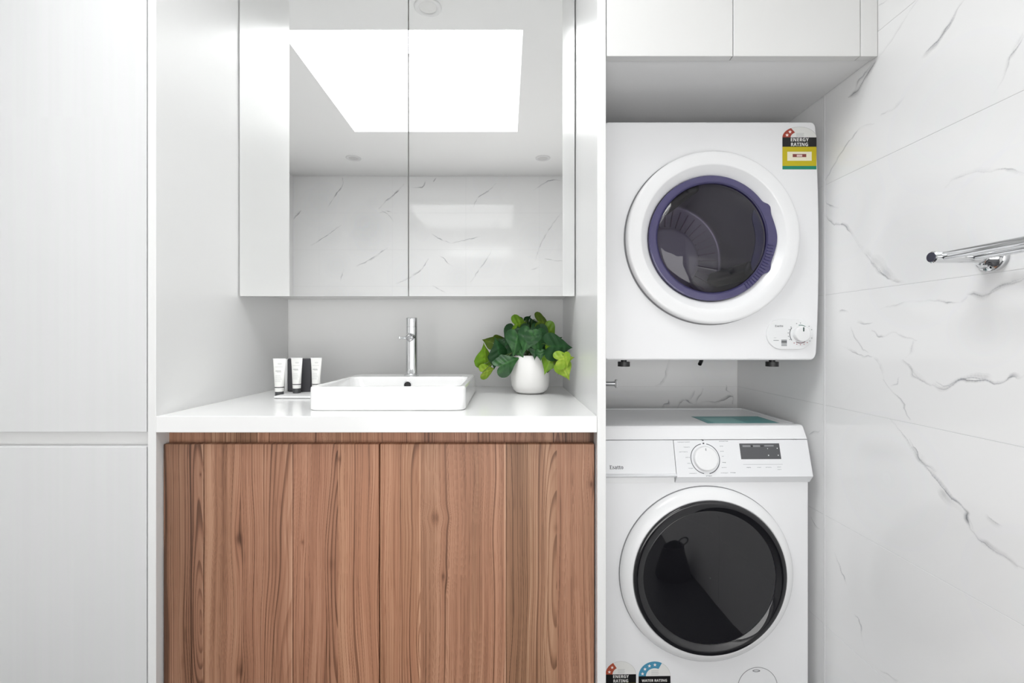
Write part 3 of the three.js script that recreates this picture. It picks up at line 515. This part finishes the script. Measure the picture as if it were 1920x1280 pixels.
  const fas = mesh('control_panel', side(face, XA, XB, true), std({ map: panelTex, roughness: 0.28 }), t);
  const onFace = (g, x, y, out = 0) => { g.rotateX(-0.2522); g.translate(x, y + 0.249 * out, -0.0098 + (0.8 - y) * 0.2624 + 0.968 * out); return g; };
  const dial = mesh('program_dial', onFace(latheFront([[0.033, -0.001], [0.033, 0.002], [0.0322, 0.008], [0.0305, 0.0098], [0.028, 0.0102], [0.0005, 0.0100]], 64), 0.0055, 0.752), M.plastic, fas);
  mesh('dial_mark', onFace(bx(-0.0008, 0.0008, 0.021, 0.0275, 0.0099, 0.0108), 0.0055, 0.752), M.darkGrey, dial);
  const dispTex = canvas(555, 210, (g) => {
    g.fillStyle = '#57585b'; g.fillRect(0, 0, 555, 210); g.fillStyle = '#8d8f91'; g.fillRect(40, 22, 110, 26); g.fillRect(185, 22, 100, 26); g.fillRect(345, 22, 130, 20);
    g.fillStyle = '#2e2f31'; g.fillRect(160, 26, 20, 22); g.fillRect(290, 28, 40, 14); g.fillStyle = '#dfe2e2'; for (const [x, y, r] of [[385, 70, 6], [520, 66, 8], [385, 160, 9], [520, 160, 8]]) { g.beginPath(); g.arc(x, y, r, 0, 7); g.fill(); }
  });
  mesh('display', onFace(uvPlane(bx(-0.0555, 0.0555, -0.021, 0.021, -0.001, 0.0008), 'x', 'y', -0.0555, 0.0555, -0.021, 0.021), 0.1605, 0.7705), std({ map: dispTex, roughness: 0.2 }), fas);
  // detergent drawer
  const drTex = canvas(1024, Math.round(1024 * 0.1145 / 0.2193), (g, W, H) => { g.fillStyle = 'rgb(236,237,239)'; g.fillRect(0, 0, W, H); g.fillStyle = INK; g.font = 'bold 62px serif'; g.fillText('Esatto', (-0.2595 + 0.2975) / 0.2193 * W, (0.8005 - 0.7265) / 0.1145 * H, 178); });
  const drw = mesh('detergent_drawer', side([[-0.0098, 0.8], [0.0125, 0.715], [0.0185, 0.7115], [0.0185, 0.7095], [0.006, 0.702], [-0.06, 0.702], [-0.06, 0.8]], -0.2975, XA - 0.0016, true), std({ map: drTex, roughness: 0.28 }), t);
  mesh('drawer_recess', bx(-0.2965, XA - 0.002, 0.686, 0.702, -0.05, 0.0015), M.plastic, drw);
  // door
  const C = [0.0075, 0.438], put = (g) => { g.translate(C[0], C[1], 0); return g; };
  mesh('door_gap_shade', put(latheFront([[0.21, 0.0002], [0.2395, 0.0002], [0.2395, 0.0012], [0.232, 0.0012]], 96)), M.darkGrey, t);  // grey ring stands in for the shadow gap behind the door
  const door = mesh('door', put(latheFront([[0.236, 0.001], [0.238, 0.003], [0.2378, 0.008], [0.2345, 0.015], [0.228, 0.021], [0.219, 0.026], [0.2115, 0.0285], [0.208, 0.0285], [0.207, 0.02]], 128)), M.plastic, t);
  const gloss = phys({ color: rgb(0.008, 0.008, 0.010), roughness: 0.03, ior: 1.65, clearcoat: 0 });
  mesh('door_bezel', put(latheFront([[0.2075, 0.024], [0.2075, 0.0305], [0.2055, 0.0335], [0.201, 0.0345], [0.194, 0.0335], [0.1815, 0.0285], [0.1795, 0.0265]], 128)), gloss, door);
  mesh('door_glass', put(latheFront([[0.1797, 0.0255], [0.1785, 0.0268], [0.14, 0.0278], [0.07, 0.0284], [0.0005, 0.0286]], 128)), gloss, door);
  // filter flap low on the front
  const fx = 0.1525, fy = 0.121; const fr = new THREE.TorusGeometry(0.055, 0.0007, 8, 72); fr.translate(fx, fy, 0.0002); const flap = mesh('filter_flap', [fr], M.darkGrey, t);
  const slot = new THREE.TorusGeometry(0.006, 0.0011, 8, 24); slot.scale(1.5, 0.45, 1); slot.translate(fx - 0.004, fy + 0.046, 0.0006); mesh('flap_slot', slot, M.darkGrey, flap);
  ratingSticker('rating_sticker', t, -0.2265, 0.078, 0.0002, 0.084, 0.12, 0.036, { span: 1.05, color: '#b4543c', inner: 0.27, stars: [0.25, 0.75], band: 0.2, title: ['ENERGY', 'RATING'], size: 70, field: '#c9b70f' });
  ratingSticker('rating_sticker', t, -0.1335, 0.074, 0.0002, 0.088, 0.122, 0.04, { span: 2.05, color: '#4d94b4', inner: 0.27, stars: [0.22, 0.68, 1.14, 1.6], band: 0.2, title: ['WATER RATING'], size: 56, field: '#7fb8d2' });
}
{
  const t = thing('pipe_stub', 'short pale pipe stub with flanged end between dryer and washer', 'pipe', [0.2335, 0.928, -1.55]);
  mesh('pipe', rod([0, 0, 0], [0.138, 0, 0], 0.0075), M.chrome, t);
  mesh('flange', [rod([0.137, 0, 0], [0.142, 0, 0], 0.0145), rod([0.134, 0, 0], [0.138, 0, 0], 0.0095, 0.0145)], M.trim, t);
}

// ---------------------------------------------------------------- towel rail
{
  const t = thing('towel_rail', 'double chrome towel rail on the marble tiled wall', 'towel rail', [XR, 1.2275, -0.815]);
  for (const z of [0, 0.6]) {
    const a = mesh('arm', [rod([-0.003, 0, z], [-0.111, 0, z], 0.0105), rod([-0.111, 0, z], [-0.1125, 0, z], 0.0105, 0.0088)], M.chrome, t);
    const fl = lathe([[0, 0.0], [0.0255, 0], [0.0255, 0.008], [0.024, 0.0115], [0.0165, 0.0125], [0.016, 0.022], [0.0105, 0.024]], 40); fl.rotateZ(Math.PI / 2); fl.translate(0, 0, z); mesh('flange', fl, M.chrome, a);
    mesh('end_cap', rod([-0.1122, 0, z], [-0.1138, 0, z], 0.0086), std({ color: rgb(0.12, 0.12, 0.16), roughness: 0.25, metalness: 0.9 }), a);
  }
  for (const x of [-0.095, -0.041]) mesh('bar', rod([x, 0.001, 0], [x, 0.001, 0.6], 0.008), M.chrome, t);
}

// ---------------------------------------------------------------- potted plant
const LEAVES = [  // x, y, z of the leaf's middle from the pot's base, length, direction, kind, pitch, roll
  [-0.035, 0.228, 0.035, 0.067, 10, 1, -0.7, 0.2],
  [0.040, 0.233, 0.030, 0.071, -8, 2, -0.75, -0.2],
  [0.060, 0.202, 0.020, 0.064, -50, 1, -0.2, 0.3],
  [0.081, 0.157, 0.120, 0.095, -2, 0, -0.35, -0.25],
  [0.056, 0.106, 0.075, 0.073, -115, 1, 0.1, 0.3],
  [0.095, 0.120, 0.140, 0.062, 10, 4, -0.2, -0.3],
  [0.095, 0.085, 0.140, 0.059, -65, 4, 0.15, 0.2],
  [0.085, 0.100, 0.120, 0.053, -100, 2, 0.1, 0],
  [-0.078, 0.103, 0.060, 0.084, 25, 3, -0.1, -0.3],
  [-0.104, 0.144, 0.050, 0.074, 100, 0, 0.2, 0.5],
  [-0.148, 0.122, 0.020, 0.079, 88, 1, -0.1, 0.7],
  [-0.140, 0.075, 0.030, 0.056, 15, 4, -0.5, 0.2],
  [-0.136, 0.170, 0.000, 0.050, 160, 2, -0.3, 0.3],
  [-0.099, 0.176, -0.010, 0.046, 20, 2, -0.6, 0],
  [-0.066, 0.191, 0.045, 0.070, -120, 0, 0, 0.3],
  [-0.047, 0.168, 0.060, 0.081, -100, 3, 0.1, -0.2],
  [-0.030, 0.195, 0.050, 0.066, -75, 0, 0.2, 0.1],
  [-0.013, 0.178, 0.075, 0.083, -110, 3, 0.1, 0.3],
  [0.007, 0.191, 0.060, 0.073, -70, 0, 0.1, -0.2],
  [0.019, 0.171, 0.075, 0.083, -80, 3, 0, -0.3],
  [0.036, 0.188, 0.050, 0.070, -40, 0, 0.2, 0.2],
  [-0.057, 0.145, 0.030, 0.071, -140, 0, 0, 0.3],
  [0.011, 0.151, 0.070, 0.065, -90, 0, 0.3, -0.1],
  [0.045, 0.157, 0.055, 0.074, -60, 0, 0.1, 0.3],
  [-0.018, 0.216, 0.000, 0.065, 60, 0, -0.3, 0.2],
  [0.010, 0.220, 0.000, 0.069, 110, 0, -0.4, -0.2],
  [-0.078, 0.164, 0.020, 0.064, 150, 0, -0.1, 0.2],
  [0.077, 0.170, 0.000, 0.069, 20, 0, -0.3, 0.3],
  [0.066, 0.130, 0.060, 0.066, -30, 1, -0.2, 0.1],
  [-0.116, 0.108, 0.030, 0.049, -90, 0, 0.1, -0.4],
  [0.027, 0.131, 0.085, 0.036, -90, 3, 0.2, 0.2],
  [-0.046, 0.241, 0.010, 0.038, 150, 0, -0.5, 0.2],
  [0.095, 0.114, 0.140, 0.052, -80, 4, 0.1, 0.9],
  [-0.007, 0.245, 0.000, 0.031, 40, 0, -0.2, 0.9],
  [-0.040, 0.144, 0.050, 0.055, -60, 3, 0.4, 0.2],
  [0.049, 0.088, 0.040, 0.063, -100, 0, 0.1, -0.4]
];
{
  const t = thing('potted_plant', 'leafy green trailing plant in a plain white pot on the counter', 'plant', [0.0797, 0.9005, -1.515]);
  mesh('pot', lathe([[0.0005, 0.0004], [0.036, 0.0004], [0.046, 0.0035], [0.0555, 0.012], [0.0615, 0.026], [0.0638, 0.045], [0.0636, 0.07], [0.0618, 0.098], [0.0598, 0.1235], [0.0588, 0.126], [0.0572, 0.1245], [0.0575, 0.112]], 64), std({ color: rgb(0.84, 0.83, 0.815), roughness: 0.35 }), t);
  mesh('soil', lathe([[0.0005, 0.1135], [0.03, 0.114], [0.0574, 0.1125]], 32), std({ color: rgb(0.03, 0.02, 0.013), roughness: 0.95 }), t);
  // heart-shaped blade: outline rings about the middle, folded along the midrib and curling down at the tip
  const tones = [[[0.010, 0.040, 0.012], [0.020, 0.075, 0.022]], [[0.10, 0.22, 0.012], [0.20, 0.34, 0.03]], [[0.055, 0.10, 0.008], [0.11, 0.17, 0.015]], [[0.012, 0.05, 0.016], [0.05, 0.15, 0.04]], [[0.17, 0.30, 0.018], [0.36, 0.45, 0.06]]];
  const blades = tones.map(([A, B], kind) => {
    const N = 40, Rr = 7, pos = [0, 0, 0], col = [...B], idx = [];
    const outline = (a) => { const x = 16 * Math.sin(a) ** 3, y = 13 * Math.cos(a) - 5 * Math.cos(2 * a) - 2 * Math.cos(3 * a) - Math.cos(4 * a); return [x / 29 * 0.86, y < -6 ? -(y + 2.5) / 29 * 1.0 - (y + 6) / 29 * 0.28 : -(y + 2.5) / 29]; };   // tip towards +y
    for (let k = 1; k <= Rr; k++) for (let i = 0; i < N; i++) {
      const [x, y] = outline(i / N * 2 * Math.PI), q = k / Rr, u = x * q, v = y * q;
      pos.push(u, v, -0.28 * Math.abs(u) ** 1.4 - 0.35 * Math.max(0, v) ** 2 - 0.15 * v * v + 0.012 * Math.sin(v * 26 + Math.abs(u) * 9));
      const mid = Math.exp(-((u / 0.035) ** 2)), side = Math.exp(-(((Math.abs(u) - 0.16) / 0.07) ** 2)), n = noise(u * 9 + kind * 5, v * 5, 12 + kind), w = Math.min(1, 0.75 * mid + (kind === 3 || kind === 1 || kind === 4 ? 0.8 * side * n : 0.2 * n) + 0.25 * noise(u * 30, v * 12 - Math.abs(u) * 20, 5));
      col.push(A[0] + (B[0] - A[0]) * w, A[1] + (B[1] - A[1]) * w, A[2] + (B[2] - A[2]) * w);
    }
    for (let i = 0; i < N; i++) idx.push(0, 1 + i, 1 + (i + 1) % N);
    for (let k = 0; k + 1 < Rr; k++) for (let i = 0; i < N; i++) { const a = 1 + k * N + i, b = 1 + k * N + (i + 1) % N; idx.push(a, a + N, b, b, a + N, b + N); }
    const g = new THREE.BufferGeometry(); g.setAttribute('position', new THREE.Float32BufferAttribute(pos, 3)); g.setAttribute('color', new THREE.Float32BufferAttribute(col, 3)); g.setIndex(idx); g.computeVertexNormals(); return g;
  });
  const leafMat = phys({ vertexColors: true, color: 0xffffff, roughness: 0.33, side: THREE.DoubleSide, specularIntensity: 0.45 });
  const stemMat = std({ color: rgb(0.07, 0.13, 0.025), roughness: 0.5 });
  for (const [x, y, z, len, dir, kind, pitch, roll] of LEAVES) {
    const l = mesh('leaf', blades[kind], leafMat, t); l.position.set(x, y, z); l.scale.setScalar(len);
    l.rotation.set(0, 0, 0); l.rotation.order = 'ZXY'; l.rotation.z = (dir - 90) * Math.PI / 180; l.rotation.x = pitch; l.rotation.y = roll;
    l.updateMatrix(); const root = new THREE.Vector3(0, -0.33, -0.02).applyMatrix4(l.matrix);
    const from = [0.02 * Math.sin(x * 90), 0.112, 0.02 * Math.cos(x * 70)], mid = [from[0] * 0.5 + root.x * 0.5, Math.max(root.y, 0.13) + 0.006, from[2] * 0.5 + root.z * 0.5];
    mesh('stem', tube([from, [from[0] * 0.8 + root.x * 0.2, 0.14, from[2] * 0.8 + root.z * 0.2], mid, root.toArray()], 0.0012, 14, 6), stemMat, t);
  }
}

// ---------------------------------------------------------------- guest toiletries
function makeTube(pos, where, turn, size = 1) {
  const t = thing('toiletry_tube', 'small white toiletry tube with dark cap, ' + where, 'tube', pos, { group: 'toiletry tubes' }); t.rotation.y = turn; t.scale.setScalar(size);
  const cap = lathe([[0.0005, 0], [0.0118, 0], [0.0124, 0.001], [0.0124, 0.0155], [0.0118, 0.0165], [0.0005, 0.0165]], 32); mesh('cap', cap, std({ color: rgb(0.055, 0.057, 0.06), roughness: 0.4 }), t);
  const n = 36, m = 16, p = [], id = [], uv = [];
  for (let j = 0; j <= m; j++) for (let i = 0; i <= n; i++) {
    const v = j / m, a = i / n * 2 * Math.PI, e = sm(0, 1, v), A = 0.0128 + 0.0066 * v, B = 0.0128 + (0.0011 - 0.0128) * e; p.push(A * Math.cos(a), 0.0165 + 0.101 * v, B * Math.sin(a)); uv.push(i / n, v);
  }
  for (let j = 0; j < m; j++) for (let i = 0; i < n; i++) { const a = j * (n + 1) + i, b = a + n + 1; id.push(a, b, a + 1, a + 1, b, b + 1); }
  const g = new THREE.BufferGeometry(); g.setAttribute('position', new THREE.Float32BufferAttribute(p, 3)); g.setAttribute('uv', new THREE.Float32BufferAttribute(uv, 2)); g.setIndex(id); g.computeVertexNormals();
  uvPlane(g, 'x', 'y', -0.02, 0.02, 0.0165, 0.1175); mesh('tube_body', g, tubeMat, t);
  mesh('crimp', bx(-0.0195, 0.0195, 0.1155, 0.1185, -0.0011, 0.0011, 0.0004), M.trim, t);
  return t;
}
const tubeMat = std({ roughness: 0.35, side: THREE.DoubleSide, map: canvas(320, 808, (g) => {
  g.fillStyle = 'rgb(236,236,233)'; g.fillRect(0, 0, 320, 808);
  g.fillStyle = 'rgba(165,166,166,0.75)'; g.fillRect(60, 196, 190, 7); g.fillStyle = 'rgba(150,152,152,0.7)'; for (const [x, y, w] of [[130, 108, 90], [120, 122, 108], [136, 136, 76]]) g.fillRect(x, y, w, 6);
  g.fillStyle = 'rgba(120,122,122,0.75)'; for (const [x, y, w] of [[78, 288, 130], [74, 304, 142], [110, 320, 110]]) g.fillRect(x, y, w, 8);
  g.fillStyle = 'rgba(190,191,190,0.8)'; for (let i = 0; i < 10; i++) g.fillRect(84, 400 + i * 18, 120 + (i * 53) % 46, 6);
  g.fillStyle = '#1c1c1d'; g.fillRect(0, 690, 320, 22);
}) });
makeTube([-0.7035, 0.9005, -1.42], 'furthest from the basin', 0.05);
makeTube([-0.662, 0.9085, -1.447], 'standing in front of the charcoal carton', 0.0, 0.94);
makeTube([-0.6025, 0.9085, -1.452], 'nearest to the basin', -0.1, 0.94);
{
  const t = thing('soap_tray', 'thin white tray under the toiletries beside the basin', 'tray', [-0.638, 0.9005, -1.435]);
  mesh('tray_body', bx(-0.06, 0.06, 0.001, 0.008, -0.06, 0.062, 0.003), M.trim, t);
  mesh('tray_foot', bx(-0.052, 0.052, 0, 0.001, -0.055, 0.055), M.trim, t);
}
{
  const t = thing('toiletry_carton', 'flat charcoal carton with white edge behind the toiletry tubes', 'carton', [-0.668, 0.9085, -1.482]);
  mesh('sleeve', bx(-0.0375, 0.0375, 0, 0.108, -0.006, 0.006, 0.004), std({ color: rgb(0.055, 0.054, 0.06), roughness: 0.6 }), t);
  mesh('edge', bx(-0.046, -0.0378, 0, 0.106, -0.008, 0.008, 0.003), M.trim, t);
}

// ---------------------------------------------------------------- mirrored in the washer door only: a bin by the tiled wall
{
  const t = thing('waste_bin', 'black woven bin by the tiled wall, mirrored in the washer door', 'bin', [0.768, 0, -0.36]);
  const prof = [[0.0005, 0.004], [0.09, 0.004]]; for (let k = 0; k <= 44; k++) prof.push([0.094 - 0.032 * sm(0, 1, k / 44) + (k % 2 ? 0.0022 : 0), 0.004 + 0.15 * k / 44]); prof.push([0.06, 0.157], [0.057, 0.15], [0.07, 0.02]);
  mesh('basket', lathe(prof, 48), std({ color: rgb(0.02, 0.02, 0.02), roughness: 0.6, side: THREE.DoubleSide }), t);
  const h = new THREE.TorusGeometry(0.017, 0.003, 8, 32); h.scale(1.5, 1, 1); h.rotateZ(0.5); h.translate(0.062, 0.168, 0); mesh('handle', h, M.black, t);
  mesh('base', cyl(0.09, 0.09, 0.006, 32).translate(0, 0.003, 0), M.black, t);
}

renderer.render(scene, camera);
